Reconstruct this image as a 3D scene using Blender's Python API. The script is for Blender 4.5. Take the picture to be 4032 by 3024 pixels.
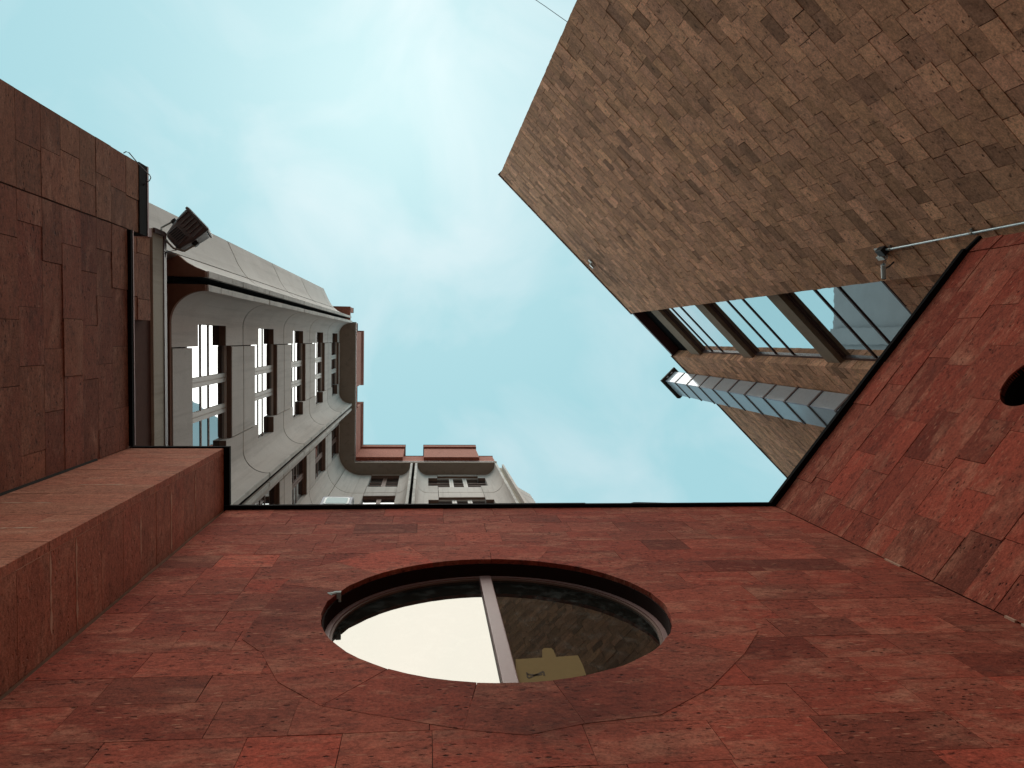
import bpy, bmesh, math, random
from mathutils import Vector, Matrix

random.seed(11)
for o in list(bpy.data.objects):
    bpy.data.objects.remove(o, do_unlink=True)
scene = bpy.context.scene
COL = scene.collection
R_ = math.radians

# ---------------------------------------------------------------- camera
H = 1.6                      # eye height; heights called z below are metres above the eye
F = 3050.0                   # focal length in photo pixels (photo is 4032 x 3024)
ROT = ((0.99392764, 0.01106366, 0.10947802),      # rows: world X, Y, Z in camera (right, down, forward)
       (-0.01721413, 0.99831610, 0.05539534),
       (-0.10868080, -0.05694353, 0.99244442))
cam_d = bpy.data.cameras.new('camera')
cam_d.sensor_fit = 'HORIZONTAL'
cam_d.sensor_width = 36.0
cam_d.lens = 36.0 * F / 4032.0
cam_d.clip_start = 0.02
cam_d.clip_end = 3000.0
cam = bpy.data.objects.new('camera', cam_d)
COL.objects.link(cam)
m = Matrix.Identity(4)
for i in range(3):
    m[i][0] = ROT[i][0]
    m[i][1] = -ROT[i][1]
    m[i][2] = -ROT[i][2]
    m[i][3] = (0.0, 0.0, H)[i]
cam.matrix_world = m
scene.camera = cam
scene.render.resolution_x = 1024
scene.render.resolution_y = 768

def ray(px, py):
    d = (px - 2016.0, py - 1512.0, F)
    w = [sum(ROT[i][k] * d[k] for k in range(3)) for i in range(3)]
    return (w[0] / w[2], w[1] / w[2])

def project(x, y, z):
    c = [sum(ROT[i][k] * (x, y, z)[i] for i in range(3)) for k in range(3)]
    if c[2] <= 0.05:
        return None
    return (2016 + F * c[0] / c[2], 1512 + F * c[1] / c[2])

# ---------------------------------------------------------------- sky, sun, exposure
SUN_DIR = Vector((-0.05, -0.32, 1.0)).normalized()      # towards the sun
SUN_EL = math.asin(SUN_DIR.z)
SUN_AZ = math.atan2(SUN_DIR.x, SUN_DIR.y)
world = bpy.data.worlds.new('World')
scene.world = world
world.use_nodes = True
wt = world.node_tree
wt.nodes.clear()
def wn(t, **k):
    n = wt.nodes.new(t)
    for a, b in k.items():
        setattr(n, a, b)
    return n
w_out = wn('ShaderNodeOutputWorld')
w_bg = wn('ShaderNodeBackground')
w_bg.inputs['Strength'].default_value = 0.05
w_sky = wn('ShaderNodeTexSky', sky_type='NISHITA')
w_sky.sun_disc = False
w_sky.sun_elevation = SUN_EL
w_sky.sun_rotation = SUN_AZ
w_sky.air_density = 1.0
w_sky.dust_density = 2.0
w_tc = wn('ShaderNodeTexCoord')
w_n1 = wn('ShaderNodeTexNoise')
w_n1.inputs['Scale'].default_value = 5.0
w_n1.inputs['Detail'].default_value = 7.0
w_n1.inputs['Roughness'].default_value = 0.5
w_n1.inputs['Distortion'].default_value = 0.5
w_r1 = wn('ShaderNodeValToRGB')
w_r1.color_ramp.elements[0].position = 0.40
w_r1.color_ramp.elements[0].color = (3.5, 6.3, 6.8, 1)
w_r1.color_ramp.elements[1].position = 0.66
w_r1.color_ramp.elements[1].color = (5.15, 7.1, 7.5, 1)
w_mix = wn('ShaderNodeMix', data_type='RGBA')
w_mix.inputs['Factor'].default_value = 0.88            # overcast veil over the clear sky
wt.links.new(w_tc.outputs['Generated'], w_n1.inputs['Vector'])
wt.links.new(w_n1.outputs['Fac'], w_r1.inputs['Fac'])
wt.links.new(w_sky.outputs['Color'], w_mix.inputs[6])
wt.links.new(w_r1.outputs['Color'], w_mix.inputs[7])
wt.links.new(w_mix.outputs[2], w_bg.inputs['Color'])
wt.links.new(w_bg.outputs['Background'], w_out.inputs['Surface'])

sun_d = bpy.data.lights.new('sun', 'SUN')
sun_d.energy = 1.5
sun_d.angle = R_(58)
sun_d.color = (1.0, 0.93, 0.84)
sun = bpy.data.objects.new('sun', sun_d)
COL.objects.link(sun)
sun.location = (-10, -20, 45)
sun.rotation_euler = (-SUN_DIR).to_track_quat('-Z', 'Y').to_euler()

scene.view_settings.view_transform = 'Standard'
scene.view_settings.look = 'None'
scene.view_settings.exposure = 1.22
scene.view_settings.gamma = 1.0
scene.view_settings.use_curve_mapping = False
scene.render.engine = 'CYCLES'
scene.cycles.max_bounces = 8
scene.cycles.diffuse_bounces = 5

# ---------------------------------------------------------------- materials
class NT:
    def __init__(self, name):
        self.m = bpy.data.materials.new(name)
        self.m.use_nodes = True
        self.t = self.m.node_tree
        self.t.nodes.clear()
        self.out = self.t.nodes.new('ShaderNodeOutputMaterial')
    def n(self, t, ins=None, **k):
        nd = self.t.nodes.new(t)
        for a, b in k.items():
            setattr(nd, a, b)
        for a, b in (ins or {}).items():
            if isinstance(b, bpy.types.NodeSocket):
                self.t.links.new(b, nd.inputs[a])
            else:
                nd.inputs[a].default_value = b
        return nd
    def mix(self, fac, a, b, mode='MIX'):
        nd = self.n('ShaderNodeMix', data_type='RGBA', blend_type=mode)
        for i, v in ((0, fac), (6, a), (7, b)):
            if isinstance(v, bpy.types.NodeSocket):
                self.t.links.new(v, nd.inputs[i])
            elif i == 0:
                nd.inputs[i].default_value = v
            else:
                nd.inputs[i].default_value = (*v, 1.0)[:4]
        return nd.outputs[2]
    def math(self, op, a, b=0.0, clamp=False):
        nd = self.n('ShaderNodeMath', operation=op, use_clamp=clamp)
        for i, v in ((0, a), (1, b)):
            if isinstance(v, bpy.types.NodeSocket):
                self.t.links.new(v, nd.inputs[i])
            else:
                nd.inputs[i].default_value = v
        return nd.outputs[0]
    def ramp(self, fac, p0, p1):
        nd = self.n('ShaderNodeMapRange', {'Value': fac, 'From Min': p0, 'From Max': p1})
        nd.clamp = True
        return nd.outputs[0]
    def noise(self, vec, scale, detail=4.0, rough=0.55, dist=0.0):
        return self.n('ShaderNodeTexNoise', {'Vector': vec, 'Scale': scale, 'Detail': detail,
                                             'Roughness': rough, 'Distortion': dist}).outputs['Fac']
    def pos(self):
        return self.n('ShaderNodeNewGeometry').outputs['Position']
    def finish(self, color, rough=0.9, bump=None, bstr=0.4, bdist=0.01, spec=0.25, metal=0.0):
        p = self.n('ShaderNodeBsdfPrincipled')
        for i, v in (('Base Color', color), ('Roughness', rough), ('Metallic', metal), ('Specular IOR Level', spec)):
            if isinstance(v, bpy.types.NodeSocket):
                self.t.links.new(v, p.inputs[i])
            else:
                p.inputs[i].default_value = (*v, 1.0) if isinstance(v, tuple) else v
        if bump is not None:
            b = self.n('ShaderNodeBump', {'Height': bump, 'Strength': bstr, 'Distance': bdist})
            self.t.links.new(b.outputs['Normal'], p.inputs['Normal'])
        self.t.links.new(p.outputs[0], self.out.inputs['Surface'])
        return self.m

def mat_tuff(name, base, second, pale, dark, scale=1.0, stain=None, vary=0.75, streak=0.5, pit=0.8, bed=2.4, blotch=1.0):
    """porous volcanic stone; tint.r = brightness, tint.g = second hue, tint.b = noise offset of the block"""
    k = NT(name)
    at = k.n('ShaderNodeAttribute', attribute_name='tint')
    sep = k.n('ShaderNodeSeparateColor', {'Color': at.outputs['Color']})
    r, g, b = sep.outputs[0], sep.outputs[1], sep.outputs[2]
    p0 = k.pos()
    off = k.n('ShaderNodeCombineXYZ', {'X': k.math('MULTIPLY', b, 37.0), 'Y': k.math('MULTIPLY', b, 91.0), 'Z': k.math('MULTIPLY', b, 17.0)})
    p = k.n('ShaderNodeVectorMath', {0: p0, 1: off.outputs[0]}, operation='ADD').outputs[0]
    col = k.mix(g, base, second)
    val = k.math('ADD', k.math('MULTIPLY', r, vary), 1.0 - vary * 0.5)
    col = k.mix(1.0, col, k.n('ShaderNodeCombineColor', {0: val, 1: val, 2: val}).outputs[0], 'MULTIPLY')
    # blotches inside a block
    pb = k.n('ShaderNodeVectorMath', {0: p, 1: (1.0, 1.0, bed)}, operation='MULTIPLY').outputs[0]
    n1 = k.noise(pb, 2.2 * scale, 6, 0.65, 0.4)
    col = k.mix(k.math('MULTIPLY', k.ramp(n1, 0.50, 0.74), 0.8 * blotch), col, pale)
    n2 = k.noise(pb, 5.0 * scale, 4, 0.7)
    col = k.mix(k.math('MULTIPLY', k.ramp(n2, 0.53, 0.72), 0.6 * blotch), col, dark)
    # dirt that runs over several blocks
    n3 = k.noise(p0, 0.85, 5, 0.6, 0.4)
    col = k.mix(k.math('MULTIPLY', k.ramp(n3, 0.55, 0.85), 0.6), col, dark)
    # grain
    n4 = k.noise(p, 70 * scale, 3, 0.7)
    n5 = k.noise(pb, 17 * scale, 4, 0.75)
    gv = k.math('ADD', k.math('ADD', k.math('MULTIPLY', n4, 1.5), k.math('MULTIPLY', n5, 1.5)), -0.50)
    col = k.mix(1.0, col, k.n('ShaderNodeCombineColor', {0: gv, 1: gv, 2: gv}).outputs[0], 'MULTIPLY')
    # pale chips and bedding flecks, flattened along the bed
    ps = k.n('ShaderNodeVectorMath', {0: p, 1: (1.0, 1.0, 4.0)}, operation='MULTIPLY').outputs[0]
    v2 = k.n('ShaderNodeTexVoronoi', {'Vector': ps, 'Scale': 9.0 * scale, 'Randomness': 1.0})
    fm = k.math('MULTIPLY', k.ramp(k.math('ADD', v2.outputs['Distance'], k.math('MULTIPLY', n4, 0.3)), 0.36, 0.26), k.ramp(k.noise(p, 3.1 * scale), 0.46, 0.56))
    col = k.mix(k.math('MULTIPLY', fm, streak), col, pale)
    # pits
    v1 = k.n('ShaderNodeTexVoronoi', {'Vector': k.n('ShaderNodeVectorMath', {0: p, 1: (1.0, 1.0, 1.7)}, operation='MULTIPLY').outputs[0],
                                      'Scale': 17.0 * scale, 'Randomness': 1.0})
    dd = k.math('ADD', v1.outputs['Distance'], k.math('MULTIPLY', k.noise(p, 26 * scale, 3, 0.7), 0.55))
    pm = k.math('MULTIPLY', k.ramp(dd, 0.50, 0.39), k.ramp(k.noise(p, 4.3 * scale, 3), 0.47, 0.60))
    pits = k.math('MAXIMUM', pm, k.math('MULTIPLY', k.ramp(n5, 0.38, 0.30), 0.75))
    col = k.mix(k.math('MULTIPLY', pits, pit), col, tuple(c * 0.18 for c in dark))
    if stain:
        (sx, sy, sz, rad) = stain
        dv = k.n('ShaderNodeVectorMath', {0: p0, 1: (sx, sy, sz)}, operation='SUBTRACT').outputs[0]
        ln = k.n('ShaderNodeVectorMath', {0: dv}, operation='LENGTH').outputs['Value']
        ns = k.noise(p0, 1.3, 6, 0.65)
        sm = k.math('MULTIPLY', k.ramp(ln, rad, rad * 0.1), k.ramp(ns, 0.36, 0.55))
        col = k.mix(k.math('MULTIPLY', sm, 0.8), col, tuple(c * 0.45 for c in dark))
    h = k.math('SUBTRACT', k.math('ADD', k.math('MULTIPLY', n4, 0.35), k.math('MULTIPLY', n1, 0.4)), k.math('MULTIPLY', pits, 1.2))
    return k.finish(col, 0.93, h, 0.65, 0.012, 0.12)

def mat_plain(name, base, rough=0.6, spec=0.3, metal=0.0, vary=0.18, scale=6.0, bump=0.15):
    k = NT(name)
    p = k.pos()
    n1 = k.noise(p, scale, 6, 0.6)
    n2 = k.noise(p, scale * 12, 3, 0.6)
    v = k.math('ADD', k.math('MULTIPLY', k.math('ADD', k.math('MULTIPLY', n1, 0.7), k.math('MULTIPLY', n2, 0.3)), 2 * vary), 1.0 - vary)
    col = k.mix(1.0, base, k.n('ShaderNodeCombineColor', {0: v, 1: v, 2: v}).outputs[0], 'MULTIPLY')
    return k.finish(col, rough, n2, bump, 0.004, spec, metal)

def mat_concrete(name, base, stain, pale, amount=0.6, mottled=0.0):
    """cast concrete: cloudy tone, fine grain, rain streaks running down"""
    k = NT(name)
    p = k.pos()
    at = k.n('ShaderNodeAttribute', attribute_name='tint')
    sep = k.n('ShaderNodeSeparateColor', {'Color': at.outputs['Color']})
    n1 = k.noise(p, 1.1, 6, 0.6, 0.3)
    col = k.mix(k.ramp(n1, 0.3, 0.7), base, pale)
    pst = k.n('ShaderNodeVectorMath', {0: p, 1: (5.0, 5.0, 0.22)}, operation='MULTIPLY').outputs[0]
    n2 = k.noise(pst, 1.3, 5, 0.6)
    col = k.mix(k.math('MULTIPLY', k.ramp(n2, 0.50, 0.78), amount), col, stain)
    n3 = k.noise(p, 4.5, 5, 0.7)
    col = k.mix(k.math('MULTIPLY', k.ramp(n3, 0.55, 0.75), 0.25 + mottled), col, stain)
    n4 = k.noise(p, 45, 3, 0.7)
    v = k.math('ADD', k.math('ADD', k.math('MULTIPLY', n4, 0.35), 0.72), k.math('MULTIPLY', sep.outputs[0], 0.22))
    col = k.mix(1.0, col, k.n('ShaderNodeCombineColor', {0: v, 1: v, 2: v}).outputs[0], 'MULTIPLY')
    return k.finish(col, 0.85, k.math('ADD', k.math('MULTIPLY', n4, 0.3), n3), 0.3, 0.01, 0.2)

def mat_glass(name, body, mirror=0.8, rough=0.015, tint=(0.93, 0.96, 0.97), wave=0.05):
    """reflective solar-coated window glass over a dark room"""
    k = NT(name)
    p = k.pos()
    nz = k.noise(p, 1.4, 2, 0.5)
    b = k.n('ShaderNodeBump', {'Height': nz, 'Strength': wave, 'Distance': 0.02})
    g = k.n('ShaderNodeBsdfGlossy', {'Color': (*tint, 1), 'Roughness': rough, 'Normal': b.outputs[0]})
    dirt = k.noise(p, 9.0, 5, 0.7)
    bc = k.mix(k.math('MULTIPLY', k.ramp(dirt, 0.5, 0.8), 0.3), body, (0.2, 0.19, 0.17))
    d = k.n('ShaderNodeBsdfDiffuse', {'Color': bc})
    mx = k.n('ShaderNodeMixShader', {0: mirror, 1: d.outputs[0], 2: g.outputs[0]})
    k.t.links.new(mx.outputs[0], k.out.inputs['Surface'])
    return k.m

M = {}
M['red'] = mat_tuff('red_tuff', (0.350, 0.060, 0.034), (0.305, 0.070, 0.041), (0.50, 0.19, 0.115), (0.115, 0.033, 0.023), vary=0.85, streak=0.9, stain=(0.50, 1.6, 3.30 + H, 0.75))
M['red2'] = mat_tuff('red_tuff_smooth', (0.45, 0.138, 0.080), (0.42, 0.148, 0.086), (0.56, 0.25, 0.155), (0.19, 0.070, 0.043), vary=0.4, streak=0.3, pit=0.25)
M['brownred'] = mat_tuff('brown_red_tuff', (0.235, 0.072, 0.045), (0.31, 0.14, 0.080), (0.40, 0.20, 0.13), (0.10, 0.043, 0.030), vary=0.6)
M['tan'] = mat_tuff('tan_tuff', (0.63, 0.300, 0.182), (0.58, 0.285, 0.158), (0.74, 0.395, 0.262), (0.27, 0.128, 0.076), scale=0.5,
                    stain=(6.3, -2.85, 28.0 + H, 2.2), vary=0.95, streak=0.3, bed=1.1, blotch=0.5)
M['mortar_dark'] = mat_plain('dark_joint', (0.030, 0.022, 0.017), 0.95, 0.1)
M['mortar_pale'] = mat_plain('pale_mortar', (0.58, 0.34, 0.235), 0.95, 0.1, vary=0.4)
M['black_metal'] = mat_plain('black_flashing', (0.008, 0.007, 0.007), 0.9, 0.04)
M['maroon_metal'] = mat_plain('maroon_flashing', (0.060, 0.018, 0.016), 0.5, 0.4)
M['pink_edge'] = mat_plain('pink_trim', (0.36, 0.20, 0.19), 0.6, 0.3)
M['cream'] = mat_concrete('cream_concrete', (0.60, 0.525, 0.475), (0.37, 0.315, 0.28), (0.67, 0.595, 0.545))
M['fin_stone'] = mat_concrete('fin_edge_stone', (0.56, 0.52, 0.48), (0.26, 0.24, 0.22), (0.74, 0.68, 0.62), 0.4, 0.4)
M['grey_conc'] = mat_concrete('grey_concrete', (0.42, 0.355, 0.275), (0.23, 0.18, 0.125), (0.48, 0.41, 0.33))
M['soffit'] = mat_concrete('soffit_concrete', (0.29, 0.225, 0.18), (0.14, 0.105, 0.08), (0.34, 0.27, 0.22), 0.2, 0.3)
M['brown_under'] = mat_plain('brown_stone_underside', (0.24, 0.115, 0.075), 0.95, 0.1, vary=0.35, scale=9, bump=0.4)
M['annex'] = mat_plain('dark_annex_stone', (0.11, 0.048, 0.034), 0.95, 0.1, vary=0.35, scale=9, bump=0.4)
M['reveal'] = mat_plain('brown_reveal', (0.20, 0.125, 0.095), 0.95, 0.1, vary=0.3, scale=7, bump=0.3)
M['mortar_red'] = mat_plain('reddish_joint', (0.085, 0.036, 0.027), 0.95, 0.1, vary=0.4)
M['reveal_shade'] = mat_plain('painted_reveal_shade', (0.028, 0.014, 0.011), 0.95, 0.05, vary=0.4)  # near-black brown stands in for shade inside the round reveal
M['slate'] = mat_plain('unseen_wing_blue_grey', (0.20, 0.235, 0.25), 0.9, 0.1, vary=0.25, scale=1.0)
M['core'] = mat_plain('dark_wall_body', (0.050, 0.040, 0.033), 0.95, 0.1)
M['attic'] = mat_tuff('attic_red_stone', (0.46, 0.165, 0.115), (0.42, 0.17, 0.12), (0.52, 0.22, 0.16), (0.24, 0.085, 0.06), vary=0.3, streak=0.2)
M['beam'] = mat_concrete('brown_beam', (0.26, 0.175, 0.115), (0.13, 0.085, 0.055), (0.30, 0.205, 0.14), 0.3, 0.3)
M['frame_dark'] = mat_plain('maroon_frame', (0.085, 0.040, 0.034), 0.5, 0.4)
M['frame_cream'] = mat_plain('cream_frame', (0.74, 0.66, 0.60), 0.6, 0.3)
M['frame_brown'] = mat_plain('brown_frame', (0.20, 0.105, 0.075), 0.6, 0.3)
M['frame_pink'] = mat_plain('rose_brown_frame', (0.27, 0.135, 0.115), 0.5, 0.35, vary=0.2)
M['glass'] = mat_glass('window_glass', (0.010, 0.011, 0.014), 0.45)
M['glass_round'] = mat_glass('round_window_glass', (0.012, 0.010, 0.008), 0.17, tint=(1.0, 0.97, 0.90), wave=0.03)
M['glass_tower'] = mat_glass('tower_glass', (0.03, 0.035, 0.04), 0.86)
M['glass_milk'] = mat_glass('clouded_glass', (0.46, 0.47, 0.49), 0.22, rough=0.16, tint=(0.88, 0.93, 1.0), wave=0.3)
M['pipe'] = mat_plain('galvanised_pipe', (0.50, 0.56, 0.57), 0.4, 0.5, 0.6, vary=0.25, scale=20)
M['white'] = mat_plain('off_white_plastic', (0.66, 0.66, 0.62), 0.5, 0.4)
M['black_plastic'] = mat_plain('black_plastic', (0.018, 0.017, 0.018), 0.55, 0.4)
M['lamp_body'] = mat_plain('dark_lamp_housing', (0.13, 0.105, 0.10), 0.45, 0.5, vary=0.4, scale=14)
M['steel'] = mat_plain('weathered_steel', (0.28, 0.24, 0.20), 0.5, 0.5, 0.5)
M['lamp_grey'] = mat_plain('lamp_grey_frame', (0.26, 0.28, 0.36), 0.5, 0.4)
M['reflector'] = mat_plain('lamp_reflector', (0.80, 0.84, 0.80), 0.4, 0.4)
M['lens'] = mat_glass('lamp_lens', (0.42, 0.60, 0.60), 0.06, rough=0.25)
M['paper'] = mat_plain('yellowed_card', (0.22, 0.135, 0.050), 0.9, 0.1, vary=0.15, scale=25)
M['ink'] = mat_plain('grey_print', (0.085, 0.055, 0.035), 0.9, 0.1)
M['foam'] = mat_plain('filler_foam', (0.50, 0.52, 0.48), 0.9, 0.1, scale=30, bump=0.6)
M['paving'] = mat_plain('paving', (0.11, 0.10, 0.095), 0.9, 0.2, vary=0.2, scale=1.5)
M['wire'] = mat_plain('dark_cable', (0.09, 0.10, 0.115), 0.6, 0.3)
M['painted_dark'] = mat_plain('painted_darkness', (0.012, 0.010, 0.009), 0.95, 0.05)  # near-black colour painted in for the darkness of room, porthole, grooves and joints

# ---------------------------------------------------------------- mesh helpers
ORG = {}
class MB:
    def __init__(self):
        self.v, self.f, self.t = [], [], []
    def add(self, verts, faces, tint=(0.5, 0.5, 0.5)):
        b = len(self.v)
        self.v += [tuple(q) for q in verts]
        self.t += [tint] * len(verts)
        self.f += [tuple(i + b for i in fc) for fc in faces]
        return self
    def prism(self, low, high, tint=(0.5, 0.5, 0.5)):
        n = len(low)
        fs = [tuple(reversed(range(n))), tuple(range(n, 2 * n))]
        fs += [(i, (i + 1) % n, n + (i + 1) % n, n + i) for i in range(n)]
        return self.add(list(low) + list(high), fs, tint)
    def plan(self, poly, z0, z1, tint=(0.5, 0.5, 0.5)):
        return self.prism([(x, y, z0) for x, y in poly], [(x, y, z1) for x, y in poly], tint)
    def box(self, x0, x1, y0, y1, z0, z1, tint=(0.5, 0.5, 0.5)):
        return self.plan([(x0, y0), (x1, y0), (x1, y1), (x0, y1)], z0, z1, tint)
    def fbox(self, fr, s0, s1, d0, d1, z0, z1, tint=(0.5, 0.5, 0.5)):
        c = [(s0, d0), (s1, d0), (s1, d1), (s0, d1)]
        return self.prism([fr(s, d, z0) for s, d in c], [fr(s, d, z1) for s, d in c], tint)
    def fplan(self, fr, poly, z0, z1, tint=(0.5, 0.5, 0.5)):
        return self.prism([fr(s, d, z0) for s, d in poly], [fr(s, d, z1) for s, d in poly], tint)
    def face(self, fr, poly, d0, d1, tint=(0.5, 0.5, 0.5)):
        return self.prism([fr(s, d0, z) for s, z in poly], [fr(s, d1, z) for s, z in poly], tint)
    def tube(self, pts, r, n=10, tint=(0.5, 0.5, 0.5), caps=True):
        pts = [Vector(q) for q in pts]
        rings = []
        for i, q in enumerate(pts):
            a = pts[max(i - 1, 0)]
            c = pts[min(i + 1, len(pts) - 1)]
            t = (c - a).normalized()
            up = Vector((0, 0, 1)) if abs(t.z) < 0.9 else Vector((1, 0, 0))
            e1 = t.cross(up).normalized()
            e2 = t.cross(e1).normalized()
            rr = r[i] if isinstance(r, (list, tuple)) else r
            rings.append([q + e1 * rr * math.cos(2 * math.pi * j / n) + e2 * rr * math.sin(2 * math.pi * j / n) for j in range(n)])
        vs = [v for rg in rings for v in rg]
        fs = []
        for i in range(len(rings) - 1):
            for j in range(n):
                fs.append((i * n + j, i * n + (j + 1) % n, (i + 1) * n + (j + 1) % n, (i + 1) * n + j))
        if caps:
            fs.append(tuple(reversed(range(n))))
            fs.append(tuple(range((len(rings) - 1) * n, len(rings) * n)))
        return self.add(vs, fs, tint)
    def build(self, name, mat, parent=None, smooth=False, bevel=0.0, **tags):
        me = bpy.data.meshes.new(name)
        bm = bmesh.new()
        org = Vector((0, 0, 0))
        if parent is not None:
            org = ORG[parent.name]
        vs = [bm.verts.new((x - org.x, y - org.y, z + H - org.z)) for x, y, z in self.v]
        for fc in self.f:
            try:
                bm.faces.new([vs[i] for i in fc])
            except ValueError:
                pass
        bmesh.ops.recalc_face_normals(bm, faces=bm.faces)
        if smooth:
            for fc in bm.faces:
                fc.smooth = True
        bm.to_mesh(me)
        bm.free()
        ca = me.color_attributes.new('tint', 'FLOAT_COLOR', 'POINT')
        buf = []
        for t in self.t:
            buf += [t[0], t[1], t[2], 1.0]
        ca.data.foreach_set('color', buf)
        if smooth:
            me.set_sharp_from_angle(angle=R_(35))
        me.materials.append(M[mat])
        o = bpy.data.objects.new(name, me)
        COL.objects.link(o)
        if bevel > 0:
            md = o.modifiers.new('bevel', 'BEVEL')
            md.width = bevel
            md.segments = 2
            md.limit_method = 'ANGLE'
        if parent is not None:
            o.parent = parent
        ORG[o.name] = org
        for a, b in tags.items():
            o[a] = b
        return o

def thing(name, label, cat, loc=(0, 0, 0), group=None):
    o = bpy.data.objects.new(name, None)
    o.empty_display_size = 0.3
    COL.objects.link(o)
    o.location = loc
    o['label'] = label
    o['category'] = cat
    if group:
        o['group'] = group
    ORG[o.name] = Vector(loc)
    return o

def frame(ox, oy, ux, uy, nx, ny):
    return lambda s, d, z: (ox + ux * s + nx * d, oy + uy * s + ny * d, z)

def rt(lo=0.0, hi=1.0, g=None):
    return (random.uniform(lo, hi), random.random() if g is None else random.uniform(*g), random.random())

def rand_tint():
    r = random.gauss(0.5, 0.17)
    if random.random() < 0.07:
        r -= 0.36
    elif random.random() < 0.07:
        r += 0.30
    return (min(max(r, 0.0), 1.1), random.random(), random.random())

def courses(z0, z1, h, var):
    """joint heights from the top down"""
    zs = [z1]
    while zs[-1] - h > z0 + 0.12:
        zs.append(zs[-1] - h * random.uniform(1 - var, 1 + var))
    zs.append(z0)
    return zs

def lay(zs, s0, s1, w0, w1):
    out = []
    for i in range(len(zs) - 1):
        s = s0
        first = True
        while s < s1 - 1e-6:
            w = random.uniform(w0, w1)
            if first:
                w *= random.uniform(0.45, 1.0)
                first = False
            e = s + w
            if s1 - e < w0 * 0.55:
                e = s1
            out.append((s, min(e, s1), zs[i + 1], zs[i]))
            s = e
    return out

def sub_circle(poly, c, r):
    pts = []
    n = len(poly)
    for i in range(n):
        a, b = poly[i], poly[(i + 1) % n]
        for k in range(20):
            t = k / 20.0
            pts.append(((a[0] + (b[0] - a[0]) * t, a[1] + (b[1] - a[1]) * t), k == 0))
    ins = [math.hypot(q[0] - c[0], q[1] - c[1]) < r for q, _ in pts]
    if not any(ins):
        return [poly]
    if all(ins):
        return []
    N = len(pts)
    res = []
    starts = [i for i in range(N) if not ins[i] and ins[i - 1]]
    for st in starts:
        run = []
        i = st
        while not ins[i % N] and i < st + N:
            run.append(pts[i % N])
            i += 1
        def snap(qo, qi):
            lo, hi = 0.0, 1.0
            for _ in range(18):
                mdl = (lo + hi) / 2
                x = qo[0] + (qi[0] - qo[0]) * mdl
                y = qo[1] + (qi[1] - qo[1]) * mdl
                if math.hypot(x - c[0], y - c[1]) < r:
                    hi = mdl
                else:
                    lo = mdl
            return (x, y)
        p_in = snap(run[0][0], pts[st - 1][0])
        p_out = snap(run[-1][0], pts[i % N][0])
        keep = [q for q, corner in run if corner]
        a0 = math.atan2(p_out[1] - c[1], p_out[0] - c[0])
        a1 = math.atan2(p_in[1] - c[1], p_in[0] - c[0])
        da = (a1 - a0 + math.pi) % (2 * math.pi) - math.pi
        m_ = max(2, int(abs(da) / 0.08))
        arc = [(c[0] + r * math.cos(a0 + da * j / m_), c[1] + r * math.sin(a0 + da * j / m_)) for j in range(m_ + 1)]
        pl = [p_in] + keep + arc[:-1]
        if len(pl) >= 3:
            res.append(pl)
    return res

def poly_area_px(fr, poly, d):
    q = []
    for s, z in poly:
        p = project(*fr(s, d, z))
        if p is None:
            return 0.0, (0, 0)
        q.append(p)
    a = 0.0
    for i in range(len(q)):
        x0, y0 = q[i]
        x1, y1 = q[(i + 1) % len(q)]
        a += x0 * y1 - x1 * y0
    cx = sum(p[0] for p in q) / len(q)
    cy = sum(p[1] for p in q) / len(q)
    return abs(a) / 2, (cx, cy)

def place_stones(parent, fr, items, mat, limit=290, visible=None, rest_name='masonry'):
    """items: (polygon in (s,z), back depth, front depth, tint).  The largest in the picture become parts of their own."""
    sc = []
    for it in items:
        a, c = poly_area_px(fr, it[0], it[2])
        if not (-60 < c[0] < 4092 and -60 < c[1] < 3084) or (visible and not visible(*c)):
            a = 0.0
        sc.append((a, it))
    sc.sort(key=lambda q: -q[0])
    rest = MB()
    for i, (a, it) in enumerate(sc):
        if i < limit and a > 0:
            MB().face(fr, it[0], it[1], it[2], it[3]).build('stone', mat, parent)
        else:
            rest.face(fr, it[0], it[1], it[2], it[3])
    if rest.v:
        rest.build(rest_name, mat, parent, kind='stuff')

def jit(r, j, e):
    """rectangle with open joint j and uneven corners"""
    s0, s1, z0, z1 = r
    q = [(s0 + j, z0 + j), (s1 - j, z0 + j), (s1 - j, z1 - j), (s0 + j, z1 - j)]
    return [(s + random.uniform(-e, e), z + random.uniform(-e, e)) for s, z in q]

def plate_with_hole(mb, fr, rect, c, r, d0, d1, n=72):
    """wall body with a round opening"""
    s0, s1, z0, z1 = rect
    inner, outer = [], []
    angs = [2 * math.pi * i / n for i in range(n)]
    angs += [math.atan2(z - c[1], s - c[0]) % (2 * math.pi) for s in (s0, s1) for z in (z0, z1)]
    angs = sorted(set(round(a, 6) for a in angs))
    for a in angs:
        ca, sa = math.cos(a), math.sin(a)
        t = 1e9
        if ca > 1e-9: t = min(t, (s1 - c[0]) / ca)
        if ca < -1e-9: t = min(t, (s0 - c[0]) / ca)
        if sa > 1e-9: t = min(t, (z1 - c[1]) / sa)
        if sa < -1e-9: t = min(t, (z0 - c[1]) / sa)
        inner.append((c[0] + r * ca, c[1] + r * sa))
        outer.append((c[0] + t * ca, c[1] + t * sa))
    k = len(angs)
    vs = [fr(s, d, z) for d in (d0, d1) for ring in (inner, outer) for s, z in ring]
    fs = []
    for i in range(k):
        j = (i + 1) % k
        fs += [(i, j, k + j, k + i), (2 * k + i, 3 * k + i, 3 * k + j, 2 * k + j), (i, 2 * k + i, 2 * k + j, j), (k + i, k + j, 3 * k + j, 3 * k + i)]
    mb.add(vs, fs)

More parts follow.
